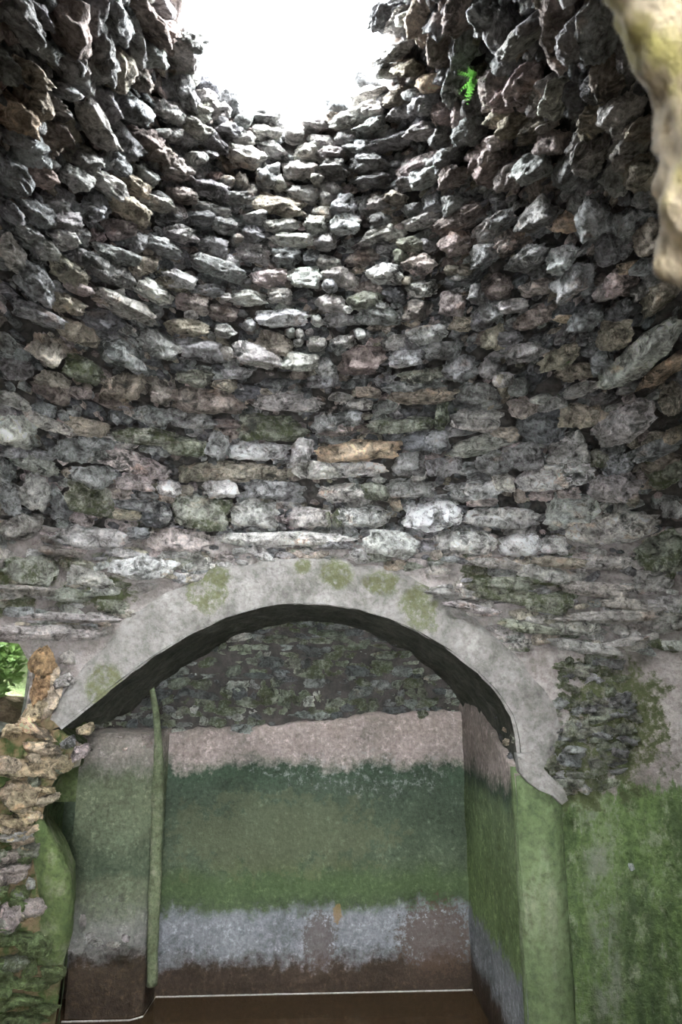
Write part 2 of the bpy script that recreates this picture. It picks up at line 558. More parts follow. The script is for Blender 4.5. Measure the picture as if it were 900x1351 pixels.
class Pile:
    """many stones joined into one mesh (too small or too many to pick apart)"""
    def __init__(self): self.v, self.f, self.c, self.n = [], [], [], 0

    def add(self, lib, mat4, col):
        v, f = lib[rng.integers(len(lib))]
        p = v @ mat4[:3, :3].T + mat4[:3, 3]
        self.v.append(p); self.f.append(f + self.n); self.n += len(v)
        self.c.append(np.tile(np.asarray(col), (len(v), 1)))

    def build(self, name, parent=None):
        if not self.v: return None
        v = np.concatenate(self.v); f = np.concatenate(self.f); c = np.concatenate(self.c)
        me = bpy.data.meshes.new(name)
        me.vertices.add(len(v)); me.vertices.foreach_set('co', v.astype(np.float32).ravel())
        me.loops.add(len(f) * 3); me.polygons.add(len(f))
        me.polygons.foreach_set('loop_start', np.arange(0, len(f) * 3, 3, dtype=np.int32))
        me.loops.foreach_set('vertex_index', f.astype(np.int32).ravel())
        me.polygons.foreach_set('use_smooth', [True] * len(f))
        a = me.color_attributes.new('tone', 'FLOAT_COLOR', 'POINT')
        a.data.foreach_set('color', c.astype(np.float32).ravel())
        me.materials.append(M['rubble'])
        me.update(); me.validate()
        o = link(bpy.data.objects.new(name, me), parent)
        o['kind'] = 'stuff'
        return o


def stone_obj(name, mat4, col, parent, mesh=None):
    o = bpy.data.objects.new(name, mesh or LIB_MESH[rng.integers(len(LIB_MESH))])
    link(o, parent)
    o.matrix_world = Matrix(mat4.tolist())
    o.color = [float(x) for x in col]
    return o


def frame_on(phi, h):
    e = 0.004
    a, b = np.float64(phi), np.float64(h)
    p = surf(a, b)
    t = surf(a + e, b) - surf(a - e, b); t /= np.linalg.norm(t)
    u = surf(a, b + e) - surf(a, b - e); u /= np.linalg.norm(u)
    n = np.cross(t, u)
    n /= np.linalg.norm(n)
    if n[:2] @ (CEN - p[:2]) < 0: n = -n
    return p, t, u, n


def block_matrix(p, d, n, L, T, D, out):
    """box frame: x along d (length L), z along the course height (T), y along n (depth D); face stands 'out' proud of p"""
    d = d / np.linalg.norm(d)
    n = n - d * (n @ d); n /= np.linalg.norm(n)
    w = np.cross(d, n)
    c = p + n * (out - D / 2)
    m = np.eye(4)
    sx = rng.choice([-1, 1])
    m[:3, 0] = d * L * sx; m[:3, 1] = n * D * sx; m[:3, 2] = w * T; m[:3, 3] = c
    return m


def traced_matrix(px, py, L, T, ang, hitter=None, depth=None, out=None):
    if hitter:
        p, t, u, n = hitter(px, py)
    else:
        p = hit_chamber(px, py)
        if p is None: return None
        p, t, u, n = frame_on(*phi_h(p))
    q = np.array(project(p)); e = 0.01
    jt = (np.array(project(p + t * e)) - q) / e
    ju = (np.array(project(p + u * e)) - q) / e
    a = math.radians(ang)
    J = np.stack([jt, ju], 1)
    c = np.linalg.solve(J, np.array([math.cos(a), math.sin(a)]))
    lw = np.linalg.norm(c)                       # metres per pixel along the stone
    d = (t * c[0] + u * c[1]) / lw
    c2 = np.linalg.solve(J, np.array([-math.sin(a), math.cos(a)]))
    tw = np.linalg.norm(c2)
    Lm = L * lw
    Tm = T * tw * abs(np.cross(c / lw, c2 / tw)) if tw > 0 else T * lw
    hn = n.copy(); hn[2] = 0
    if np.linalg.norm(hn) > 0.1 and n[2] < -0.1:
        hn /= np.linalg.norm(hn)
        n = n * 0.3 + hn * 0.7; n /= np.linalg.norm(n)
    D = depth or max(0.13, 0.55 * min(Lm, 0.3))
    o = out if out is not None else 0.055 + 0.25 * Tm + rng.uniform(-0.02, 0.03)
    return block_matrix(p, d, n, Lm * 1.06, Tm * 1.05, D, o), p


# ------------------------------------------------------------------ stones read off the photograph: cx, cy, length, height, angle, tone
TR = []


def tile(ox, oy, sc, rows):
    for r in rows.strip().split(';'):
        r = r.split()
        if len(r) == 6:
            a = [float(x) for x in r[:5]]
            TR.append((ox + a[0] / sc, oy + a[1] / sc, a[2] / sc, a[3] / sc, a[4], r[5]))


tile(0, 500, 3.6, '''235 60 180 90 20 r;355 65 110 50 15 r;585 40 210 110 5 t;755 70 110 100 0 r;60 100 170 60 28 l;200 200 220 60 28 l;
410 230 220 70 8 t;335 257 60 35 0 p;60 240 190 160 20 l;720 180 180 80 10 g;860 205 110 50 5 g;690 270 330 70 5 m;330 340 190 100 10 g;
195 360 110 45 20 g;180 410 260 65 18 l;30 345 190 50 5 g;650 400 350 100 18 p;640 490 190 75 5 p;430 460 220 100 12 g;450 300 150 60 15 g;
815 520 140 75 3 w;880 450 60 80 0 t;155 530 150 150 70 l;20 440 130 55 85 g;40 570 140 80 80 g;410 570 260 130 20 m;300 490 60 40 0 g;
250 545 110 55 80 g;290 620 110 90 0 g;385 665 120 70 10 p;640 600 220 50 5 g;590 645 170 50 5 t;750 650 150 120 -10 d;690 555 130 40 0 g;
90 700 190 120 0 l;430 755 400 110 5 l;840 770 340 115 4 p;660 735 110 60 0 g;300 690 80 50 0 g''')
tile(200, 500, 3.6, '''265 110 380 110 6 r;345 35 120 50 5 t;650 115 340 75 2 l;580 235 340 120 3 m;830 210 150 90 0 g;180 190 260 70 10 g;
310 320 120 120 10 g;170 320 230 80 6 m;515 340 300 85 3 W;715 345 110 110 0 l;390 440 520 95 2 t;780 440 240 80 2 l;330 525 170 85 -2 w;
165 530 70 50 0 t;570 530 310 90 3 g;240 640 280 150 2 m;490 640 230 130 4 l;750 660 200 100 2 l;45 640 110 100 0 g;633 765 680 75 0 l;895 660 80 90 0 m''')
tile(420, 500, 3.6, '''450 30 300 60 -5 g;490 85 330 60 -4 t;240 65 120 40 0 t;760 70 190 80 0 g;110 85 120 40 0 l;180 120 160 50 0 l;
390 215 320 75 -4 m;150 190 130 70 0 g;590 180 130 70 85 m;745 195 260 90 3 w;90 240 180 60 3 p;195 340 420 95 -2 o;160 430 330 70 -3 w;
500 300 200 80 0 d;570 300 120 90 0 g;430 410 160 100 -4 g;590 410 180 100 -3 g;770 310 320 80 -15 l;840 400 180 100 -12 g;480 465 80 50 0 l;
130 540 270 90 -4 w;270 540 150 80 15 m;290 480 70 30 0 w;440 520 250 90 2 g;760 520 320 90 -5 w;215 650 250 110 2 w;540 650 280 135 -3 W;
370 600 60 60 0 t;873 660 378 90 3 w;340 790 280 130 3 w;690 780 300 120 5 w;190 835 90 45 15 w;80 790 170 40 2 g;560 840 60 50 0 t;
620 860 90 30 0 g;750 855 110 30 0 t;20 660 80 90 0 m''')
tile(650, 500, 3.6, '''50 40 60 80 0 t;130 40 90 70 0 g;430 50 180 50 -18 l;560 15 120 40 -25 w;140 135 150 80 8 p;290 120 120 50 -20 l;
240 95 100 40 -5 l;240 230 260 110 3 d;430 170 230 90 -8 t;60 265 140 60 0 t;650 210 340 130 -28 l;870 70 110 80 60 t;150 370 200 100 -5 g;
355 325 200 110 -8 l;790 330 260 70 -22 g;520 375 100 70 -10 m;600 405 160 70 -5 g;295 460 370 100 -10 w;860 270 90 60 -20 t;820 450 180 100 -20 m;
600 510 260 110 -10 l;50 490 110 80 0 l;130 550 60 60 0 t;230 555 120 40 -5 p;360 540 120 40 0 p;370 620 260 130 -6 w;560 710 440 140 -10 w;
850 620 110 70 0 l;130 790 200 110 -4 W;290 790 130 90 5 l;810 820 230 190 -20 m''')
tile(0, 260, 3.6, '''170 70 180 100 50 g;270 45 120 90 10 g;290 110 120 80 -5 g;440 60 130 100 60 g;570 50 220 100 38 t;730 35 160 50 25 l;
20 50 90 50 90 g;40 270 200 90 65 l;110 180 170 70 50 g;180 240 130 60 60 l;275 200 140 70 40 l;380 180 120 90 45 g;555 150 130 110 20 p;
640 220 90 100 30 g;140 400 240 110 55 g;310 350 190 110 40 t;350 430 110 50 25 p;400 290 150 70 25 g;530 275 200 80 28 g;665 320 120 110 20 t;
510 370 260 80 25 g;760 240 200 80 30 g;830 80 110 50 30 l;850 180 160 70 15 l;590 530 360 80 25 l;565 458 50 40 0 w;720 455 200 80 25 l;
830 400 170 80 22 l;870 500 80 80 0 r;300 510 170 80 25 t;360 650 230 80 25 t;160 560 240 80 28 g;200 730 180 130 30 t;480 590 200 100 20 d;
570 750 220 120 20 g;740 700 200 130 25 g;60 810 140 110 30 g;370 820 180 110 25 m;20 700 110 60 70 g;240 870 180 70 10 t''')
tile(200, 260, 3.6, '''290 60 200 50 14 l;30 20 90 60 30 g;610 45 250 100 8 t;410 20 130 70 0 g;315 25 50 40 0 g;390 55 45 45 0 g;835 25 60 45 0 l;
815 75 100 60 0 l;110 90 130 60 20 g;215 110 130 60 10 d;350 140 140 60 10 g;490 110 110 50 0 l;125 180 140 80 12 l;620 140 180 60 -5 l;
780 150 110 90 0 l;485 190 120 70 8 g;280 230 160 100 15 g;400 215 60 35 0 g;665 215 220 60 3 w;830 220 100 60 -5 l;480 270 180 80 6 l;
640 300 140 80 5 g;760 290 80 80 0 d;840 315 120 60 0 l;310 345 270 90 14 g;385 310 80 40 15 g;105 395 170 90 20 t;550 390 170 90 5 p;
725 395 180 110 3 W;850 435 70 60 0 W;870 380 110 60 -10 l;270 445 170 60 8 g;460 490 190 60 6 l;345 490 50 30 0 l;610 480 120 60 0 l;
850 505 140 70 -5 l;195 510 160 80 15 r;340 550 140 70 12 r;620 585 250 75 3 W;785 590 60 50 0 w;160 620 210 70 5 t;190 565 70 40 0 l;
350 645 110 60 5 l;460 610 70 50 0 g;590 700 200 100 15 t;490 760 240 100 12 l;785 700 90 70 0 l;215 730 220 110 5 g;700 790 190 80 5 l;
830 800 80 70 0 g;350 750 60 60 0 l;375 795 70 40 0 g;200 860 180 80 8 m;400 840 150 60 5 g;820 880 180 60 -3 g;885 710 80 70 0 g;
660 650 40 35 0 l;705 655 40 40 0 l;750 640 40 30 0 l;700 690 50 40 0 l''')
tile(420, 260, 3.6, '''130 50 130 90 -5 g;290 30 110 60 -10 l;380 20 110 60 -5 t;140 145 150 95 -4 W;300 115 90 60 -8 g;465 60 100 50 -15 g;
560 40 100 90 -20 g;500 120 190 60 -14 l;290 190 240 60 -18 l;30 225 90 50 0 l;680 110 260 80 -35 r;670 40 110 90 -45 g;840 130 200 90 -38 l;
810 190 110 30 -30 w;450 230 140 60 -5 m;400 295 80 65 10 m;530 235 70 55 0 g;690 230 140 110 -30 r;210 290 170 70 -5 r;50 310 120 50 0 l;
500 330 170 90 -12 p;115 390 170 90 5 l;330 375 170 90 -6 w;500 440 140 90 -8 l;435 410 50 45 0 t;635 350 80 50 0 t;720 345 70 60 -10 t;
680 385 110 40 -5 l;850 430 170 120 -20 r;830 280 150 110 -30 g;230 500 170 80 -5 m;370 470 100 80 0 d;312 527 50 35 0 w;60 510 130 80 5 l;
135 535 45 40 40 w;100 585 160 55 2 W;295 575 230 75 -4 g;480 550 140 90 0 r;640 510 130 110 20 p;770 470 80 90 0 g;680 600 110 70 10 t;
770 580 110 90 -15 g;860 540 100 120 -50 g;530 660 190 80 -8 w;360 690 120 70 -10 l;120 690 120 60 -3 l;590 730 180 80 -6 g;420 770 170 75 -6 W;
210 780 240 120 -4 r;690 820 160 110 -10 g;815 820 100 80 -5 g;840 670 130 110 -15 t;490 850 220 70 -5 m;40 830 110 80 0 g;890 870 70 60 -20 t;
190 640 50 50 50 l;15 700 50 40 0 l''')
tile(650, 260, 3.6, '''240 90 210 130 -35 g;60 110 120 70 -35 g;345 120 120 90 -30 o;100 220 140 90 -35 r;520 100 190 170 -45 g;650 130 160 150 -50 g;
790 190 160 150 -45 t;180 290 220 90 -35 g;350 300 170 110 -28 W;570 260 130 130 -40 g;430 390 200 140 -45 g;220 430 180 70 -15 p;110 520 160 60 -12 l;
210 580 200 90 -25 r;650 400 140 110 -50 r;660 335 70 50 -10 o;575 430 90 70 -60 l;735 330 80 70 -20 g;740 430 160 80 -50 g;830 460 220 110 -45 t;
860 290 100 80 -60 g;470 570 160 120 -30 g;350 580 50 30 -25 o;600 650 180 130 -30 t;740 735 430 150 -40 w;330 770 200 80 -25 t;160 740 200 80 -18 g;
70 680 160 70 -12 g;390 830 200 70 -15 t;800 830 260 60 -35 o;530 780 120 110 -20 g;60 870 100 60 0 l''')
tile(0, 0, 3.4615, '''75 90 200 100 75 g;290 110 230 130 80 r;405 90 190 90 85 g;500 90 200 110 80 g;575 170 260 70 85 g;650 100 200 70 75 r;
735 130 90 80 60 r;325 310 210 90 70 g;400 250 220 80 85 g;495 300 190 90 85 t;190 210 100 80 60 g;270 270 80 50 80 g;100 320 120 90 50 t;
25 310 140 60 85 g;60 520 150 130 50 o;130 460 160 80 65 t;235 490 150 50 55 l;400 570 260 90 55 l;455 470 180 90 60 g;570 500 160 120 50 g;
670 240 160 80 70 g;600 350 110 80 70 r;540 640 210 110 48 g;810 430 160 80 60 g;855 350 70 70 40 l;800 230 200 50 75 l;840 160 130 50 85 g;
860 270 70 70 30 d;770 510 150 90 40 l;885 500 90 70 50 l;720 615 70 50 10 g;780 620 70 60 0 g;650 650 140 90 45 r;710 700 130 80 35 r;
860 600 130 70 35 l;130 680 180 100 60 g;210 670 90 80 30 t;140 570 80 70 40 g;50 630 90 70 60 g;230 600 110 60 70 r;180 790 150 100 50 r;
60 820 230 90 55 g;330 810 140 110 45 g;460 850 220 80 40 l;500 750 120 90 45 g;370 740 100 80 40 g;640 800 150 80 40 g;800 790 150 70 20 p;
590 840 170 70 40 t;880 740 90 60 15 w;270 410 80 60 40 g;165 60 120 70 70 g;730 30 90 60 70 g''')
tile(200, 60, 3.6, '''235 190 160 80 55 d;370 275 150 90 30 d;540 355 200 60 8 d;755 390 190 45 2 w;870 310 70 70 0 d;120 60 110 35 80 l;
165 150 80 60 30 w;120 240 170 80 60 g;235 265 130 70 30 l;205 330 130 60 58 l;310 335 120 70 25 l;340 415 130 70 25 g;415 385 80 60 20 g;
165 440 140 70 40 g;275 470 150 60 40 g;430 460 110 70 15 w;545 420 150 70 6 w;680 450 90 60 5 l;580 495 150 60 10 w;800 465 120 60 -2 w;
440 550 190 80 20 w;740 530 120 70 2 l;855 535 120 60 -5 l;190 550 90 60 30 l;250 530 80 50 30 g;705 600 170 80 8 w;570 600 80 50 5 w;
850 610 130 60 -2 w;355 660 70 40 10 l;430 655 80 60 0 g;540 650 110 80 0 g;610 660 70 70 0 l;710 700 170 80 12 w;420 730 150 90 12 g;
470 705 60 50 0 g;800 660 70 40 0 l;860 695 110 60 -3 l;260 690 190 80 20 g;100 600 150 80 30 p;40 520 100 90 40 r;130 720 160 70 20 r;315 745 60 40 0 g''')
tile(420, 0, 3.6, '''350 70 120 70 -75 d;390 90 160 50 -70 l;435 80 110 50 -60 w;500 110 220 80 85 t;400 240 140 70 -35 l;455 320 90 80 -10 t;
305 310 80 50 -35 d;220 385 70 60 -15 d;345 340 90 60 -25 w;230 450 200 60 -18 w;100 525 110 50 -5 d;95 570 80 30 0 t;380 470 120 90 -25 t;
475 455 90 70 -15 g;160 590 200 80 -18 l;270 620 160 60 -25 g;280 530 100 70 -20 l;400 540 140 70 -25 g;530 500 130 90 -40 g;550 395 80 70 -60 o;
610 370 120 70 -50 g;620 210 220 60 -85 r;700 210 190 80 85 g;580 100 90 90 0 g;680 400 220 70 -75 g;690 70 200 90 -80 r;830 70 160 100 75 g;
690 540 180 90 -60 p;750 500 100 60 -80 g;600 540 110 80 -50 p;840 430 210 100 -80 p;330 680 250 60 -20 g;500 630 130 70 -25 l;590 660 100 80 -50 g;
730 630 170 100 -45 g;870 560 110 80 -50 t;30 680 120 50 0 l;140 670 100 60 -10 g;70 750 140 60 0 l;200 720 130 80 -10 g;250 790 180 70 -15 g;
480 780 260 90 -20 p;520 850 170 80 -28 W;640 770 140 80 -40 g;790 720 170 90 -50 p;660 850 150 80 -35 r;830 800 180 100 -50 r;80 820 150 60 2 l;
250 860 180 60 -5 g;420 870 80 50 -5 g;550 775 60 45 0 g''')
tile(650, 0, 3.6, '''90 130 250 80 70 g;180 165 160 80 -60 l;235 85 90 70 -70 g;330 120 330 100 60 p;455 150 180 90 80 g;520 130 280 60 62 g;
580 320 200 90 55 r;700 250 240 100 60 g;80 460 230 60 -75 p;70 275 90 60 70 g;185 400 220 90 -75 p;255 440 210 80 -75 l;350 440 200 80 -80 l;
440 430 200 70 88 d;530 400 150 90 -85 g;515 560 190 80 -80 t;640 530 230 130 -80 l;640 700 190 120 -75 l;495 740 200 70 -80 l;435 660 130 70 -65 l;
290 680 110 100 0 p;240 790 180 120 -45 g;370 810 170 150 -40 g;200 620 150 80 -55 t;110 830 200 110 -50 p;120 600 110 80 -50 t;600 840 150 80 70 l;
740 820 160 120 -70 t;750 600 140 80 -70 t;265 600 50 40 0 l;40 560 90 60 -30 t;65 680 70 60 -30 p;760 380 100 60 60 d;40 740 120 80 -50 p''')

# ------------------------------------------------------------------ chamber shell: drum wall with its three openings, dome above
INTR = [(78, 962), (110, 938), (150, 905), (200, 868), (250, 837), (300, 815), (340, 803), (380, 797), (430, 798), (470, 804), (510, 816),
        (550, 833), (590, 856), (625, 882), (655, 912), (676, 945), (683, 975), (685, 1004)]
EXTR = [(66, 950), (88, 905), (120, 868), (155, 832), (190, 800), (240, 770), (290, 749), (350, 738), (400, 735), (450, 737), (500, 748),
        (550, 767), (590, 788), (640, 828), (690, 876), (728, 925), (745, 965), (722, 1012)]
LEFTJ = [(78, 962), (112, 985), (108, 1010), (78, 1022), (64, 1050), (54, 1090), (80, 1128), (94, 1165), (96, 1205), (88, 1258), (80, 1310), (73, 1360), (66, 1430)]
LOPEN = [(28, 849), (40, 872), (42, 905), (36, 935), (26, 952), (0, 978), (-200, 990), (-200, 838), (0, 846)]

intr3 = np.array([hit_chamber(*p) for p in resample(INTR, 64)])
extr3 = np.array([hit_chamber(*p) for p in resample(EXTR, 64)])
leftj3 = np.array([hit_chamber(*p) for p in resample(LEFTJ, 40)])
JX = float(intr3[-1][0])
jr = [hit_chamber(684, y) for y in (1000, 1060, 1130, 1200, 1280, 1360)]
rightj3 = np.array([[JX, intr3[-1][1], z] for z in np.linspace(intr3[-1][2] - 0.04, -0.28, 14)])
open_loop = [*leftj3[::-1], *intr3[1:], *rightj3]
lo_loop = [hit_chamber(*p) for p in LOPEN]
SC = 1.9
h_lo, h_hi = -2.25, 0.75
hole1 = [(math.atan2(p[0], p[1] - 2) * SC, max(p[2] - 2, h_lo + 0.02)) for p in open_loop]
hole2 = [(math.atan2(p[0], p[1] - 2) * SC, p[2] - 2) for p in lo_loop]
hatch = [(math.pi * SC - 0.5, -0.55), (math.pi * SC - 0.5, 0.62), (-math.pi * SC + 0.5, 0.62), (-math.pi * SC + 0.5, -0.55)]


def inside(x, y, poly):
    r = False
    j = len(poly) - 1
    for i in range(len(poly)):
        xi, yi = poly[i]; xj, yj = poly[j]
        if (yi > y) != (yj > y) and x < (xj - xi) * (y - yi) / (yj - yi) + xi:
            r = not r
        j = i
    return r


def build_drum():
    pts = []
    for x in np.arange(-math.pi * SC, math.pi * SC + 0.001, math.pi * SC / 110):
        fine = abs(x) < 2.2
        for j, y in enumerate(np.linspace(h_lo, h_hi, 62)):
            if not fine and j % 3 and j != 61: continue
            if abs(abs(x) - math.pi * SC) < 0.5 and -0.55 < y < 0.62: continue
            pts.append(Vector((float(x), float(y))))
    n0 = len(pts)
    edges = []
    for hole in (hole1, hole2):
        s = len(pts)
        pts += [Vector(p) for p in hole]
        edges += [(s + i, s + (i + 1) % len(hole)) for i in range(len(hole))]
    vo, _, fo, *_ = delaunay_2d_cdt(pts, edges, [], 0, 1e-5)
    fs = []
    for f in fo:
        cx = sum(vo[i].x for i in f) / 3; cy = sum(vo[i].y for i in f) / 3
        if inside(cx, cy, hole1) or inside(cx, cy, hole2): continue
        if abs(cx) > math.pi * SC - 0.5 and -0.55 < cy < 0.62: continue
        fs.append(f)
    P = []
    for v in vo:
        phi, h = v.x / SC, v.y
        p = surf(np.float64(phi), np.float64(h))
        amp = 0.03 + 0.05 * float(smooth(np.float64(h), -0.5, -0.1))
        nz = fbm((p[0] * 3.2, p[1] * 3.2, p[2] * 5.5), 5)
        off = 0.02 + 0.012 * nz
        if h > -0.5:
            off += 0.03 * float(smooth(np.float64(h), -0.5, -0.2)) * abs(fbm((p[0] * 2.3 + 9, p[1] * 2.3, p[2] * 9), 4))
        P.append(surf(np.float64(phi), np.float64(h), off))
    o = mesh_obj('wall_arch', P, fs, M['drum'])
    o['kind'] = 'structure'
    o['label'] = 'chamber wall of grey plaster and green algae around the arch'
    return o


wall_arch = build_drum()

# dome backing
nu, nv = 150, 34
V = []
for a in np.linspace(-math.pi, math.pi, nu):
    for h in np.linspace(0.50, 2.24, nv):
        p = surf(np.float64(a), np.float64(h))
        V.append(surf(np.float64(a), np.float64(h), 0.045 + (0.105 + 0.05 * fbm(p * 5, 4)) * float(smooth(np.float64(h), 0.55, 0.8))))
ceiling = mesh_obj('ceiling', V, grid_faces(nu, nv), M['mortar'])
tag(ceiling, 'corbelled dry stone dome with a round open eye at its top', kind='structure')
# thickness of the crown around the eye
V = []
for a in np.linspace(-math.pi, math.pi, 60):
    for r, z in ((0.46, 2.20), (0.46, 2.33), (0.75, 2.40), (1.9, 2.3), (2.6, 0.7)):
        V.append((math.sin(a) * r - 0.1, 2 + math.cos(a) * r, 2 + z + 0.02 * fbm((a * 4, r * 3, z), 3)))
crown = mesh_obj('crown_fill', V, grid_faces(60, 5), M['mortar'], ceiling)

# ------------------------------------------------------------------ place the stones
cands = []
for (px, py, L, T, ang, tn) in TR:
    r = traced_matrix(px, py, L, T, ang)
    if r is None: continue
    m, p = r
    cands.append((L * T, m, p, tn, (px, py, L, T, math.radians(ang))))
dome_c = sorted([c for c in cands if c[2][2] > 3.2], key=lambda c: -c[0])
wall_c = sorted([c for c in cands if c[2][2] <= 3.2], key=lambda c: -c[0])
pile_dome, pile_wall = Pile(), Pile()
for lst, par, pile in ((dome_c, ceiling, pile_dome), (wall_c, wall_arch, pile_wall)):
    for i, c in enumerate(lst):
        tc = tone(c[3], mul=1.15 if par is wall_arch else 1.0)
        tc[3] *= 0.35 if c[2][2] > 3.35 else 1.0
        if i < 296: stone_obj('stone', c[1], tc, par)
        else: pile.add(LIB_MID, c[1], tc)


def covered(q, slack):
    for c in cands:
        x, y, L, T, a = c[4]
        dx, dy = q[0] - x, q[1] - y
        u = dx * math.cos(a) + dy * math.sin(a); v = -dx * math.sin(a) + dy * math.cos(a)
        if abs(u) < L / 2 * slack and abs(v) < T / 2 * slack:
            return True
    return False


GEN = 'ggggdddlrrtgd'  # dome filler kept dark, shade of the gaps put into its colour
h = 0.64
while h < 2.22:
    rho = float(np.interp(h, PH, PR))
    th = (0.085 if h < 1.1 else 0.062) * rng.uniform(0.8, 1.25)
    phi = -math.pi + rng.uniform(0, 0.1)
    while phi < math.pi:
        Ls = rng.uniform(0.09, 0.24) * (0.75 if h > 1.7 else 1)
        dphi = Ls / rho
        pc = phi + dphi / 2
        p, t, u, n = frame_on(pc, h)
        phi += dphi * 1.02
        q = project(p)
        inv = q is not None and -20 < q[0] < 920 and -20 < q[1] < 760
        if h < 0.7 and inv and q[1] > 735: continue
        if inv and covered(q, 0.95): continue
        hn = n.copy(); hn[2] = 0; hn /= np.linalg.norm(hn)
        n2 = n * 0.3 + hn * 0.7
        d = t + u * rng.normal(0, 0.08)
        m = block_matrix(p, d, n2, Ls * 1.08, th * 1.15, 0.16, rng.uniform(-0.04, 0.025))
        (pile_dome if p[2] > 3.2 else pile_wall).add(LIB_MID, m, tone((GEN if p[2] > 3.2 else 'gglltgp')[rng.integers(7 if p[2] <= 3.2 else len(GEN))], moss=0.1 if h > 1.35 else 0.35))
    # a surface that leans inwards needs more than the vertical rise
    drdh = abs(float(np.interp(h + 0.02, PH, PR)) - rho) / 0.02
    h += th / math.sqrt(1 + drdh * drdh) * 1.0
# chinking
for _ in range(7000):
    phi = rng.uniform(-1, 1) ** 1 * 2.4; h = rng.uniform(0.62, 2.18)
    p, t, u, n = frame_on(phi, h)
    q = project(p)
    if q is None or not (-20 < q[0] < 920 and -20 < q[1] < 740): continue
    if covered(q, 0.78): continue
    s = rng.uniform(0.02, 0.055)
    m = block_matrix(p, t + u * rng.normal(0, 0.3), n, s * rng.uniform(1, 1.8), s * 0.8, s * 1.6, rng.uniform(-0.03, 0.02))
    (pile_dome if p[2] > 3.2 else pile_wall).add(LIB_LO, m, tone('gggddtprd'[rng.integers(9)]))  # dark chink tones deepen the shade between stones
pile_dome.build('small_rubble', ceiling)

# ------------------------------------------------------------------ arch ring, plaster ledges, mossy rubble on the wall
def loft(name, a, b, nacross, out, mat, parent, rough=0.012, seed=0):
    V = []
    n = len(a)
    for i in range(n):
        for j in range(nacross):
            w = j / (nacross - 1)
            p = a[i] * (1 - w) + b[i] * w
            q = p[:2] - CEN
            phi, hh = phi_h(p)
            prof = out * min(1.0, 6 * (1 - w) + 0.0) if w > 0.85 else out
            edge = 0.012 * fbm((p[0] * 6 + seed, p[2] * 6, 3), 3) if j == nacross - 1 else 0
            nz = rough * fbm((p[0] * 4 + seed, p[1] * 4, p[2] * 4), 5)
            c = surf(np.float64(phi), np.float64(hh), -(prof + nz))
            V.append(c)
    return mesh_obj(name, V, grid_faces(n, nacross), mat, parent)


arch_moss = []
for (px, py, rx, rz) in [(275, 775, .13, .15), (555, 800, .11, .16), (445, 755, .10, .09), (140, 905, .1, .12), (505, 770, .12, .07), (400, 750, .05, .05)]:
    c = hit_chamber(px, py)
    arch_moss.append(((c[0], c[1], c[2]), (rx, .4, rz)))
M['arch'] = arch_plaster('arch_plaster', arch_moss)
extr_n = np.array([p + (intr3[i] - p) * 0.14 * fbm((p[0] * 5, p[2] * 5, 3), 4) for i, p in enumerate(extr3)])
intr_n = np.array([p + (extr3[i] - p) * (0.05 * abs(fbm((p[0] * 9, p[2] * 9, 8), 4)) - 0.012) for i, p in enumerate(intr3)])
arch = loft('arch_ring', intr_n, extr_n, 14, 0.035, M['arch'], wall_arch, 0.02)
tag(arch, 'pale grey plastered arch ring')

# ledges and stones worked into the plaster below the courses (px rows as above)
PL = []


def ltile(ox, oy, sc, rows):
    for r in rows.strip().split(';'):
        r = r.split()
        if len(r) == 6:
            a = [float(x) for x in r[:5]]
            PL.append((ox + a[0] / sc, oy + a[1] / sc, a[2] / sc, a[3] / sc, a[4], r[5]))


ltile(0, 720, 3.6, '''90 215 330 50 3 k;330 345 470 45 2 k;210 415 640 75 0 k;690 110 330 110 -2 w;430 160 220 90 12 k;130 120 260 150 3 m;370 90 200 80 8 m;
330 240 240 70 4 m;530 290 150 70 8 m;600 40 200 50 4 l;820 45 160 40 0 l;280 35 220 40 3 r''')
ltile(550, 720, 2.571, '''180 215 200 30 14 k;110 165 180 40 6 k;640 245 380 45 -4 k;560 345 250 40 8 k;700 330 180 35 -8 k;600 150 250 50 4 k;
800 115 150 90 -8 k;450 100 260 60 6 l;300 130 230 50 4 m;290 170 260 50 8 m;430 200 190 70 5 m;850 60 140 110 -15 m;380 280 230 40 8 m;
860 200 120 60 -3 k;850 270 120 60 0 k;540 280 160 50 4 k;700 200 160 40 6 k;480 60 200 40 3 t;640 60 180 50 2 k;260 60 180 40 3 k''')
RUB = []
RPOLY = [(738, 872), (800, 862), (832, 900), (838, 960), (825, 1010), (798, 1040), (742, 1046), (712, 1000), (708, 965), (735, 930)]
while len(RUB) < 150:
    x, y = rng.uniform(700, 845), rng.uniform(860, 1050)
    if inside(x, y, RPOLY):
        w = rng.uniform(12, 40)
        RUB.append((x, y, w, rng.uniform(8, 20), rng.normal(2, 14), 'mmmg'[rng.integers(4)]))
for c in PL + RUB:
    r = traced_matrix(*c[:5], depth=0.10, out=rng.uniform(-0.012, 0.032) if c in RUB else (0.085 if c[2] > 60 else 0.04) + rng.uniform(0, 0.03))
    if r: stone_obj('stone', r[0], tone(c[5], mul=0.75 if c in RUB else 1), wall_arch)
# loose chips in the plaster zone between
for _ in range(420):
    px, py = rng.uniform(0, 900), rng.uniform(725, 860)
    if inside(px, py, EXTR + INTR[::-1]) or inside(px, py, INTR + [(683, 1300), (78, 1300)]): continue
    if px < 170 and py > 835: continue
    s = rng.uniform(8, 26)
    r = traced_matrix(px, py, s * 1.6, s * .6, rng.normal(3, 12), depth=0.06, out=0.022)
    if r: pile_wall.add(LIB_MID, r[0], tone('kklmgt'[rng.integers(6)]))
pile_wall.build('small_rubble', wall_arch)

# ------------------------------------------------------------------ alcove behind the arch
YB = 5.0
XL = -1.62


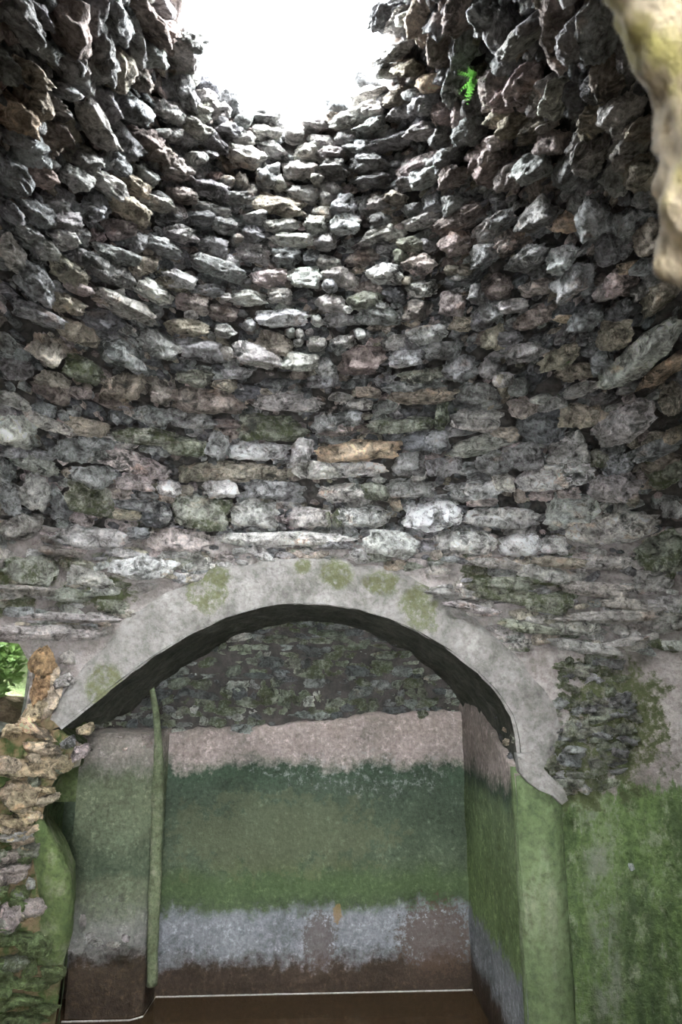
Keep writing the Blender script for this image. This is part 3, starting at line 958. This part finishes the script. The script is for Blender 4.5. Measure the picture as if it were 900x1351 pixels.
def sheet(name, P, nu, nv, mat, parent=None, structure=False, label=None):
    o = mesh_obj(name, P, grid_faces(nu, nv), mat, parent)
    if structure: o['kind'] = 'structure'
    if label: o['label'] = label
    return o


# vault: the intrados carried back to the rear wall
P = []
sec = resample(np.vstack([[[XL - .25, intr3[0][1], intr3[0][2] - .02]], intr3, [[JX + .01, intr3[-1][1], intr3[-1][2] - 0.03]]]), 80)
for q in sec:
    for y in np.linspace(0, 1, 26):
        Y = q[1] - 0.045 + (YB + 0.1 - q[1]) * y
        d = 0.03 * fbm((q[0] * 5, Y * 7, q[2] * 5), 5) * min(1, y * 8)
        P.append((q[0] * (1 + d * 0.4), Y, q[2] + d))
vault = sheet('wall_vault', P, 80, 26, M['vault'], None, True, 'dark rough barrel vault over the alcove')

# rear wall: rubble tympanum behind, plaster sheet in front
P = []
for x in np.linspace(XL - 0.1, JX + 0.25, 40):
    for z in np.linspace(-0.3, 2.6, 40):
        P.append((x, YB + 0.05 + 0.02 * fbm((x * 5, z * 5, 1), 4), z))
wall_back = sheet('wall_back', P, 40, 40, M['mortar'], None, True, 'rear alcove wall, mossy rubble above stained plaster')


def plaster_sheet(name, x0, x1, top, bottom, mat, parent, y=YB, n=90, m=70, thick=0.05, jag=0.02):
    """a plaster skin standing 'thick' proud with a ragged edge at top or bottom; top/bottom are functions of x"""
    P = []
    for x in np.linspace(x0, x1, n):
        t, b = top(x), bottom(x)
        for k_, z in enumerate(np.linspace(b, t, m)):
            yy_ = y + 0.006 * fbm((x * 4, z * 4, 5), 4)
            P.append((x, yy_, z))
        P.append((x, y + thick, t + 0.004)); P.insert(len(P) - m - 1, (x, y + thick, b - 0.004))
    return sheet(name, P, n, m + 2, mat, parent)


zt = lambda px, py: hit_y(px, py, YB)[2]
xa, xb = hit_y(215, 965, YB)[0], hit_y(612, 935, YB)[0]
za, zb = zt(215, 968), zt(612, 936)
topf = lambda x: za + (zb - za) * (x - xa) / (xb - xa) + 0.035 * fbm((x * 3.5, 0, 4), 5) + 0.012 * fbm((x * 19, 0, 4), 3)
plaster = plaster_sheet('plaster_coat', XL, JX + 0.08, topf, lambda x: -0.25, M['alcove'], wall_back)
tag(plaster, 'stained plaster coat, pink over green over blue-grey')
# tympanum stones
ty = []
z = za - 0.06
while z < 2.55:
    x = XL
    th = rng.uniform(0.035, 0.075)
    while x < JX + 0.1:
        w = rng.uniform(0.06, 0.2)
        p = np.array([x + w / 2, YB + 0.05, z + rng.normal(0, 0.008)])
        if z > topf(x) - 0.05:
            ty.append((p, w, th))
        x += w
    z += th * 0.92
ty = [c for c in ty if c[0][2] < 2.45]
for k_, (p, w, th) in enumerate(ty):
    m = block_matrix(p, np.array([1, 0, rng.normal(0, .1)]), np.array([rng.normal(0, .1), -1, rng.normal(0, .15)]), w * 1.15, th * 1.3, 0.14, rng.uniform(0.0, 0.085))
    stone_obj('stone', m, tone('mmmmgdldm'[rng.integers(9)]) * np.array([.8, .85, .8, 1]), wall_back)

# right wall of the alcove
P = []
for Y in np.linspace(intr3[-1][1] - 0.02, YB + 0.06, 50):
    w = (Y - intr3[-1][1]) / (YB - intr3[-1][1])
    ztop = 1.49 + 0.31 * min(1, w / 0.6) + 0.02 * fbm((Y * 6, 0, 2), 4)
    for z in np.linspace(-0.28, ztop, 60):
        P.append((JX - 0.03 + 0.012 * fbm((1, Y * 4, z * 4), 4), Y, z))
    P.append((JX + 0.06, Y, ztop + 0.01))
wall_right = sheet('wall_right', P, 50, 61, M['alcove_side'], None, True, 'right alcove wall with pink and green plaster bands')
P = []
for Y in np.linspace(intr3[-1][1] + 0.08, YB + 0.06, 24):
    for z in np.linspace(1.3, 2.1, 20):
        P.append((JX + 0.05 + 0.02 * fbm((1, Y * 8, z * 8), 4), Y, z))
sheet('rubble_backing', P, 24, 20, M['vault'], wall_right)
for (dy, zz, w, th, tn) in [(0.22, 1.70, .12, .05, 'o'), (0.20, 1.63, .10, .06, 'o'), (0.16, 1.56, .1, .05, 'd'), (0.35, 1.76, .12, .05, 'd'), (0.5, 1.82, .14, .05, 'm'), (0.3, 1.66, .1, .06, 'd'), (0.08, 1.66, .08, .06, 'm')]:
    p = np.array([JX - 0.005, intr3[-1][1] + dy, zz])
    m = block_matrix(p, np.array([0, 1, -.1]), np.array([-1., 0, 0]), w, th, .1, .02)
    stone_obj('stone', m, tone(tn), wall_right)

# left wall of the alcove: the lower wall, and the upper part that the side opening looks past
def upright(name, path, z0, z1, n, m, mat, parent=None):
    P = [(x + 0.012 * fbm((4, Y * 4, z * 4), 4), Y, z) for (x, Y) in resample(path, n) for z in np.linspace(z0, z1, m)]
    return sheet(name, P, n, m, mat, parent)


wall_left = upright('wall_left', [(-1.78, 2.85), (-1.68, 3.6), (XL - .02, 4.2), (XL, YB + .06)], -0.28, 1.70, 40, 40, M['alcove_side'])
tag(wall_left, 'shaded left alcove wall with green plaster', kind='structure')
upright('upper_wall', [(-1.38, 3.72), (-1.38, 3.98), (XL, 4.12), (XL, YB + .06)], 1.58, 3.0, 40, 30, M['vault'], wall_left)

# plastered pier in the left rear corner
YP = 4.68
x0, x1 = hit_y(108, 1020, YP)[0], hit_y(199, 1020, YP)[0]
zp = hit_y(150, 968, YP)[2]
zbk = hit_y(150, 1256, YP)[2]
bm = bmesh.new()
prof = [(x0 - 0.06, YB + .05), (x0, YP), (x1 - 0.04, YP), (x1 + 0.02, YP + 0.05), (x1 + 0.05, YB + .05)]
V = []
zs = np.linspace(-0.28, zp, 40)
pr = resample(prof, 60)
for (x, y) in pr:
    for z in zs:
        nz = fbm((x * 6, y * 6, z * 6), 4)
        lo = 0.05 * float(smooth(np.float64(zbk + 0.06 * fbm((x * 9, 0, 7), 3) - z), 0.0, 0.02))
        V.append((x, y + 0.008 * nz + lo, z))
    V.append((x, YB + .05, zp + 0.01))
pier = mesh_obj('wall_pier', V, grid_faces(60, 41), M['pier'])
tag(pier, 'plastered pier in the left rear corner of the alcove', kind='structure')
bot = lambda x: zbk + 0.02 + 0.08 * fbm((x * 11, 2, 7), 4) + 0.06 * (0.5 - abs((x - x0) / (x1 - x0) - 0.5))
skin = plaster_sheet('flaking_plaster', x0 - 0.012, x1 - 0.035, lambda x: zp - 0.02 + 0.03 * fbm((x * 12, 3, 3), 3), bot, M['pier'], pier, y=YP - 0.035, n=90, m=60, thick=0.05)
for (px, py, w, hh) in [(128, 1243, 14, 9), (118, 1238, 8, 12), (150, 1246, 16, 6), (166, 1238, 10, 8), (110, 1215, 8, 14)]:
    c = hit_y(px, py, YP - 0.045)
    m = block_matrix(c, np.array([1, 0, rng.normal(0, .2)]), np.array([0, -1, .25]), w * .0055, hh * .0055, .012, .012)
    stone_obj('plaster_flake', m, tone('k'), pier)
for (px, py, w, hh) in [(100, 985, 26, 16), (125, 985, 18, 16), (150, 978, 20, 10), (172, 984, 18, 14), (190, 978, 16, 16), (112, 1003, 14, 20)]:
    c = hit_y(px, py, YP - 0.02)
    m = block_matrix(c, np.array([1, 0, rng.normal(0, .2)]), np.array([0, -1, .2]), w * .0058, hh * .0058, .08, .02)
    stone_obj('stone', m, tone('p'), pier)

# mineral line at the water level
zw = 0.0
def strip(pts, parent, name='mineral_line'):
    V = []
    for (x, y) in resample(pts, 80):
        for (o, z) in ((0.0, -.004), (-.008, -.001), (-.008, .003), (0, .006)):
            V.append((x, y + o, z + .002 * fbm((x * 20, y * 20, 0), 2)))
    return mesh_obj(name, V, grid_faces(80, 4), M['mineral'], parent)
strip([(x1 + 0.05, YB - 0.004), (JX, YB - 0.004)], wall_back)
strip([(x0 - 0.004, YP + .02), (x1 - 0.04, YP + .02), (x1 + 0.03, YP + 0.06), (x1 + 0.05, YB)], pier)

# floor and water
P = []
for x in np.linspace(-2.6, 2.7, 40):
    for y in np.linspace(-1.2, 5.2, 48):
        P.append((x, y, -0.14 + 0.03 * fbm((x * 2, y * 2, 0), 4)))
floor = sheet('floor', P, 40, 48, M['bed'], None, True, 'brown silted floor of the cistern under the water')
out_ = []
for a in np.linspace(0.62, 2 * math.pi - 0.70, 60):
    a_ = (a + math.pi) % (2 * math.pi) - math.pi
    q = surf(np.float64(a_), np.float64(-2.0), 0.0)
    out_.append((q[0], q[1], 0.0))
out_ += [(-1.5, 3.7, 0), (XL - .02, 4.2, 0), (XL, YB, 0), (JX - .02, YB, 0), (JX - .02, 3.74, 0)]
water = mesh_obj('water', out_, [tuple(range(len(out_)))[::-1]], M['water'], None, False)
tag(water, 'shallow still brown water covering the cistern floor', 'water', kind='stuff')

# downpipe at the pier's corner
def tube(name, pts, rad, mat, parent=None, seg=12):
    pts = np.asarray(pts, float)
    V = []
    for i, p in enumerate(pts):
        a = pts[max(i - 1, 0)]; b = pts[min(i + 1, len(pts) - 1)]
        t = (b - a) / np.linalg.norm(b - a)
        s = np.cross(t, [0, 1, 0.1]); s /= np.linalg.norm(s); w = np.cross(s, t)
        r = rad[i] if hasattr(rad, '__len__') else rad
        for k_ in range(seg):
            an = 2 * math.pi * k_ / seg
            rr = r * (1 + 0.18 * fbm(p * 9 + np.array([k_, 0, 0]) * .4, 3))
            V.append(p + (s * math.cos(an) + w * math.sin(an)) * rr)
    F = [(i * seg + k_, i * seg + (k_ + 1) % seg, (i + 1) * seg + (k_ + 1) % seg, (i + 1) * seg + k_) for i in range(len(pts) - 1) for k_ in range(seg)]
    F += [tuple(range(seg))[::-1], tuple((len(pts) - 1) * seg + k_ for k_ in range(seg))]
    return mesh_obj(name, V, F, mat, parent)


yp_ = YP + 0.03
pp = [hit_y(197, 880, yp_), hit_y(200, 905, yp_), hit_y(206, 940, yp_), hit_y(209, 980, yp_), hit_y(208, 1060, yp_), hit_y(206, 1130, yp_), hit_y(203, 1200, yp_), hit_y(201, 1262, yp_), hit_y(200, 1300, yp_)]
pp = resample(pp, 60)
pipe = tube('drain_pipe', pp, list(np.interp(np.arange(60), [0, 14, 24, 59], [.018, .024, .04, .034])), M['pipe'], pier)
tag(pipe, 'mossy upright drain pipe')

# ------------------------------------------------------------------ right jamb: a rounded plaster nib beside the opening
P = []
jz = np.linspace(-0.28, 1.0, 60)
ja = hit_chamber(688, 1060); jb = hit_chamber(743, 1060)
ztop = hit_chamber(700, 1012)[2]
for z in np.linspace(-0.28, ztop, 70):
    f = min(1.0, (ztop - z) / 0.22 + 0.12)
    for a in np.linspace(0, math.pi, 22):
        xm = (JX - 0.004 + jb[0]) / 2; hw = (jb[0] - JX + 0.045) / 2 * (0.35 + 0.65 * math.sqrt(f))
        xc = JX - 0.04 + hw
        x = xc - hw * math.cos(a)
        y = ja[1] + 0.03 - 0.085 * math.sin(a) ** 0.7 * math.sqrt(f) + 0.008 * fbm((x * 6, 0, z * 4), 4)
        P.append((x, y, z))
nib = sheet('plaster_jamb', P, 70, 22, M['jamb'], wall_arch)
tag(nib, 'smooth rounded light green plaster jamb')
# torn plaster tongue over its top
tongue = [(676, 992), (696, 992), (716, 1018), (735, 1036), (742, 1052), (734, 1058), (722, 1046), (706, 1040), (692, 1030), (679, 1016)]
T3 = [hit_chamber(*p) for p in tongue]
V = [(p[0], p[1] - 0.085, p[2]) for p in T3] + [(p[0], p[1] - 0.03, p[2]) for p in T3]
n = len(T3)
F = [tuple(range(n))[::-1]] + [(i, (i + 1) % n, n + (i + 1) % n, n + i) for i in range(n)]
torn = mesh_obj('plaster_flake', V, F, M['arch'], wall_arch, False)

# small pale chip on the green wall
r = traced_matrix(833, 1143, 7, 11, -20, depth=.02, out=.02)
stone_obj('plaster_chip', r[0], tone('W'), wall_arch)

# ------------------------------------------------------------------ left jamb: reveal, algae-covered bulge and rocks round the side opening
P = []
for i, p in enumerate(leftj3):
    for y in np.linspace(0, 1, 10):
        d = 0.012 * fbm((p[0] * 7, y * 3, p[2] * 7), 4)
        P.append((p[0] + d - 0.10 * y, p[1] + 0.02 + 0.35 * y, p[2]))
sheet('jamb_reveal', P, len(leftj3), 10, M['bulge'], wall_arch)

LJ = [(56, 872, 34, 42, 4, 'n'), (52, 908, 26, 44, -8, 'n'), (62, 925, 30, 46, 8, 'o'), (48, 938, 26, 34, 10, 'y'), (68, 892, 20, 30, 10, 'o'), (88, 868, 24, 20, 0, 'k'), (80, 900, 18, 40, 75, 'k'), (48, 965, 58, 18, 25, 'y'), (55, 988, 50, 22, 5, 'o'), (17, 966, 26, 20, 0, 'y'),
      (48, 1012, 60, 30, 0, 'y'), (28, 1050, 42, 36, 0, 'y'), (90, 980, 24, 14, -30, 'g'), (113, 962, 26, 16, -10, 'y'), (106, 992, 28, 18, -20, 'p'),
      (85, 1012, 34, 14, -28, 'y'), (75, 1005, 30, 22, 0, 'y'), (10, 1010, 30, 26, 10, 'o'), (8, 1045, 20, 24, 60, 'o'), (15, 1085, 40, 20, 5, 'y'), (20, 1102, 46, 14, -10, 'l'),
      (15, 1150, 60, 24, -25, 'r'), (20, 1128, 46, 16, -20, 'r'), (44, 1196, 34, 26, 0, 'p'), (10, 1210, 26, 44, 0, 'p'), (40, 1165, 12, 14, 0, 'l'), (52, 1245, 62, 30, -14, 'e'), (15, 1270, 46, 18, -12, 'm'),
      (45, 1298, 78, 14, -4, 'e'), (25, 1318, 60, 14, 2, 'e'), (60, 1330, 40, 12, 0, 'e'), (30, 1342, 70, 14, 0, 'e'), (12, 1238, 40, 16, -5, 'e'), (26, 1178, 26, 20, 0, 'e'), (5, 1295, 40, 14, 0, 'e')]
while len(LJ) < 130:
    x, y = rng.uniform(-140, 92), rng.uniform(995, 1350)
    if 1080 < y < 1275 and x > 46: continue
    if inside(x, y, LEFTJ + [(-160, 1430), (-160, 985)]):
        w = rng.uniform(14, 44)
        LJ.append((x, y, w, rng.uniform(9, 22), rng.normal(-6, 16), 'yoym'[rng.integers(4)] if y < 1120 else ('mteem'[rng.integers(5)] if y < 1260 else 'e')))  # upper rocks toned as if sunlit from the opening
for c in LJ:
    r = traced_matrix(*c[:5], depth=0.14, out=0.05 + 0.0012 * min(c[2], c[3]))
    if r: stone_obj('stone', r[0], tone(c[5]), wall_arch)
# the bulge: a swelling sheet over the jamb's edge
cont = resample([(58, 1076), (71, 1098), (88, 1122), (101, 1155), (105, 1190), (102, 1228), (95, 1258), (90, 1275)], 50)
cin = resample([(40, 1076), (42, 1098), (44, 1122), (48, 1155), (54, 1190), (54, 1228), (46, 1258), (44, 1275)], 50)
P = []
for i in range(50):
    a, b = hit_chamber(*cin[i]), hit_chamber(*cont[i])
    for j in range(18):
        w = j / 17
        p = a * (1 - w) + b * w
        q = phi_h(p)
        prof_ = math.sin(math.pi * min(1, w / 0.9)) ** 0.6 if w < 0.9 else 0
        o = -0.02 + 0.085 * prof_ * math.sin(math.pi * (0.02 + 0.96 * i / 49)) ** 0.6 + 0.016 * fbm(p * 7, 4) - (0.12 * (w - 0.9) / 0.1 if w > 0.9 else 0)
        P.append(surf(np.float64(q[0]), np.float64(q[1]), -o))
bul = sheet('plaster_bulge', P, 50, 18, M['bulge'], wall_arch)
tag(bul, 'smooth bright green plaster swelling')

# ------------------------------------------------------------------ outside the side opening: bank with stones and a shrub
P = []
for x in np.linspace(-1.66, -3.4, 30):
    for y in np.linspace(1.6, 4.75, 44):
        t = (-1.66 - x) / 1.7
        z = 1.50 + 0.5 * t ** 0.8 + 0.22 * max(0, y - 3.6) + 0.10 * fbm((x * 3, y * 3, 0), 5)
        P.append((x, y, z))
bank = sheet('ground', P, 30, 44, M['earth'], None, True, 'earth bank outside the side opening')
for c in [(-1.74, 3.62, 1.72, .2, .1), (-1.85, 3.8, 1.80, .24, .12), (-1.78, 3.95, 1.86, .16, .09), (-1.95, 4.0, 1.88, .25, .14), (-1.72, 3.5, 1.62, .2, .1), (-1.9, 3.6, 1.70, .2, .1), (-2.1, 3.5, 1.75, .2, .1)]:
    m = block_matrix(np.array(c[:3]), np.array([1, rng.normal(0, .4), .1]), np.array([.3, -1, .2]), c[3], c[4], c[3] * .8, c[3] * .4)
    stone_obj('stone', m, tone('t', moss=.6), bank)


def leaves(name, centres, size, mat, parent):
    V, F = [], []
    for c in centres:
        d = rng.normal(size=3); d[2] = abs(d[2]) * .6; d /= np.linalg.norm(d)
        s = np.cross(d, rng.normal(size=3)); s /= np.linalg.norm(s)
        L = size * rng.uniform(.6, 1.3); w = L * .32
        nrm = np.cross(d, s)
        k_ = len(V)
        V += [c, c + d * L * .45 + s * w + nrm * L * .06, c + d * L, c + d * L * .45 - s * w + nrm * L * .06, c + d * L * .5]
        F += [(k_, k_ + 1, k_ + 4), (k_ + 1, k_ + 2, k_ + 4), (k_ + 2, k_ + 3, k_ + 4), (k_ + 3, k_, k_ + 4)]
    o = mesh_obj(name, V, F, mat, parent, False)
    o['kind'] = 'stuff'
    return o


def shrub(loc, rad, n, label):
    e = link(bpy.data.objects.new('shrub', None)); e.location = loc
    tag(e, label, 'shrub')
    for k_ in range(5):
        a = rng.uniform(0, 6.28)
        tip = np.array([math.cos(a) * rad[0] * .6, math.sin(a) * rad[1] * .6, rad[2] * 1.3])
        t = tube('stem', [np.zeros(3) - [0, 0, .1], tip * .5 + rng.normal(0, .03, 3), tip], [.014, .01, .006], M['earth'], e, 6)
    c = []
    while len(c) < n:
        p = rng.uniform(-1, 1, 3)
        if np.linalg.norm(p) < 1: c.append(p * np.array(rad) + np.array([0, 0, rad[2]]))
    leaves('leaves', c, .06, M['leaf'], e)
    return e


shrub((-1.98, 4.3, 1.8), (.26, .22, .26), 1500, 'leafy green shrub on the bank outside the side opening')
# added sides and roof around that bank, cutting its sky light to a gap
P = []
for y, x in ((1.5, -1.78), (1.5, -3.5), (4.8, -3.5), (4.8, -1.4)):
    for z in (1.2, 2.2, 3.0):
        P.append((x, y, z))
well = sheet('wall_added_well', P, 4, 3, M['well'], None, True, 'added stone sides limiting the sky light outside the side opening')
GAP = (-2.5, -1.95, 3.5, 4.1)
for (a, b, c, d) in ((-3.6, GAP[0], 1.4, 4.9), (GAP[1], -1.85, 1.4, 3.9), (GAP[1], -1.3, 3.9, 4.9), (GAP[0], GAP[1], 1.4, GAP[2]), (GAP[0], GAP[1], GAP[3], 4.9)):
    V = [(x, y, z) for z in (2.95, 3.1) for (x, y) in ((a, c), (b, c), (b, d), (a, d))]
    mesh_obj('sky_block_slab', V, [(3, 2, 1, 0), (4, 5, 6, 7), (0, 1, 5, 4), (1, 2, 6, 5), (2, 3, 7, 6), (3, 0, 4, 7)], M['added_entry'], well, False)  # unseen slabs, added to block most of the sky
portal(((GAP[0] + GAP[1]) / 2, (GAP[2] + GAP[3]) / 2, 3.02), (0, 0, 0), GAP[1] - GAP[0], GAP[3] - GAP[2])

# ------------------------------------------------------------------ unseen entrance box behind the camera, added to limit sky light
P = []
for x, y in ((-0.55, 0.3), (-0.62, -1.3), (0.62, -1.3), (0.55, 0.3)):
    for z in (1.35, 1.5, 2.72):
        P.append((x, y, z))
added_entry = mesh_obj('wall_added_entry', P, [f for i, f in enumerate(grid_faces(4, 3)) if i not in (3,)], M['added_entry'], None, False)
tag(added_entry, 'added stone sides limiting the sky light at the entrance opening', kind='structure')
mesh_obj('added_entry_slab', [(-.7, .32, 2.70), (.7, .32, 2.70), (.7, -1.4, 2.74), (-.7, -1.4, 2.74), (-.7, .32, 2.9), (.7, .32, 2.9), (.7, -1.4, 2.9), (-.7, -1.4, 2.9)],
         [(0, 1, 2, 3), (4, 7, 6, 5), (0, 4, 5, 1), (1, 5, 6, 2), (2, 6, 7, 3), (3, 7, 4, 0)], M['added_entry'], added_entry, False)
mesh_obj('added_entry_sill', [(-.6, .3, 1.36), (.6, .3, 1.36), (.62, -1.4, 1.36), (-.62, -1.4, 1.36)], [(0, 1, 2, 3)], M['added_entry'], added_entry, False)
portal((0, -1.32, 2.11), (math.pi / 2, 0, math.pi), 1.24, 1.22)

# pale rock at the edge of the entrance opening, close to the camera
def near(px, py, d):
    return EYE + ray(px, py) * d
v, f = rock_verts(4, 911, 3.0, 7, 0.2)
oute = [(800, -60), (835, 28), (858, 55), (868, 110), (880, 160), (868, 220), (872, 280), (893, 330), (930, 380)]
V = []
prof3 = resample([near(*q, 0.40) for q in oute], 60)
axis_r, axis_b = RGT, FWD
for i, p in enumerate(prof3):
    for a in np.linspace(-0.5 * math.pi, 0.5 * math.pi, 22):
        # rounded lip turning away to the right
        q = p + RGT * 0.13 * (1 - math.cos(a)) * 1.0 + FWD * 0.075 * math.sin(a) + UPV * 0.02 * (1 - math.cos(a))
        q = q + RGT * 0.012 * fbm(q * 22, 4) + FWD * 0.01 * fbm(q * 30 + 5, 3)
        V.append(q)
    V.append(p + RGT * 0.34 + FWD * 0.06); V.insert(len(V) - 23, p + RGT * 0.34 - FWD * 0.06)
rock = mesh_obj('rock', V, grid_faces(60, 24), M['boulder'])
tag(rock, 'pale lichen-spotted rock jutting in at the rim of the entrance opening', 'rock')

# ------------------------------------------------------------------ small plants
def tuft(px, py, size, n, label, name='fern', mat='fern'):
    p = hit_chamber(px, py)
    p, t, u, nn = frame_on(*phi_h(p))
    base = p + nn * 0.05
    e = link(bpy.data.objects.new(name, None)); e.location = base
    tag(e, label, 'plant')
    V, F = [], []
    for k_ in range(n):
        d = nn * rng.uniform(.3, 1) + t * rng.normal(0, .7) + np.array([0, 0, rng.uniform(-.6, .9)])
        d /= np.linalg.norm(d)
        L = size * rng.uniform(.6, 1.2)
        side = np.cross(d, [0, 0, 1]); side /= np.linalg.norm(side) + 1e-6
        for s in range(1, 8):
            c = d * L * s / 8 + np.array([0, 0, -.25 * L * (s / 8) ** 2])
            for sg in (-1, 1):
                l = L * .26 * (1 - s / 9.5)
                tip = c + side * sg * l + d * l * .4
                w = d * l * .3
                b = len(V)
                V += [c - w * .3, c + w, tip]; F += [(b, b + 1, b + 2)]
        b = len(V)
        V += [-side * .002, side * .002, d * L]; F += [(b, b + 1, b + 2)]
    mesh_obj('fronds', V, F, M[mat], e, False)
    return e


tuft(640, 86, .065, 24, 'small bright green fern growing from the upper right of the dome')
tuft(756, 466, .03, 6, 'tiny green seedling between brown stones low in the dome')
tuft(310, 128, .07, 6, 'dry weed tuft on the dark slanting stone at the rim of the eye', 'weed', 'leaf')
tuft(381, 156, .06, 6, 'small weed tuft beside the pale slab at the rim of the eye', 'weed', 'leaf')
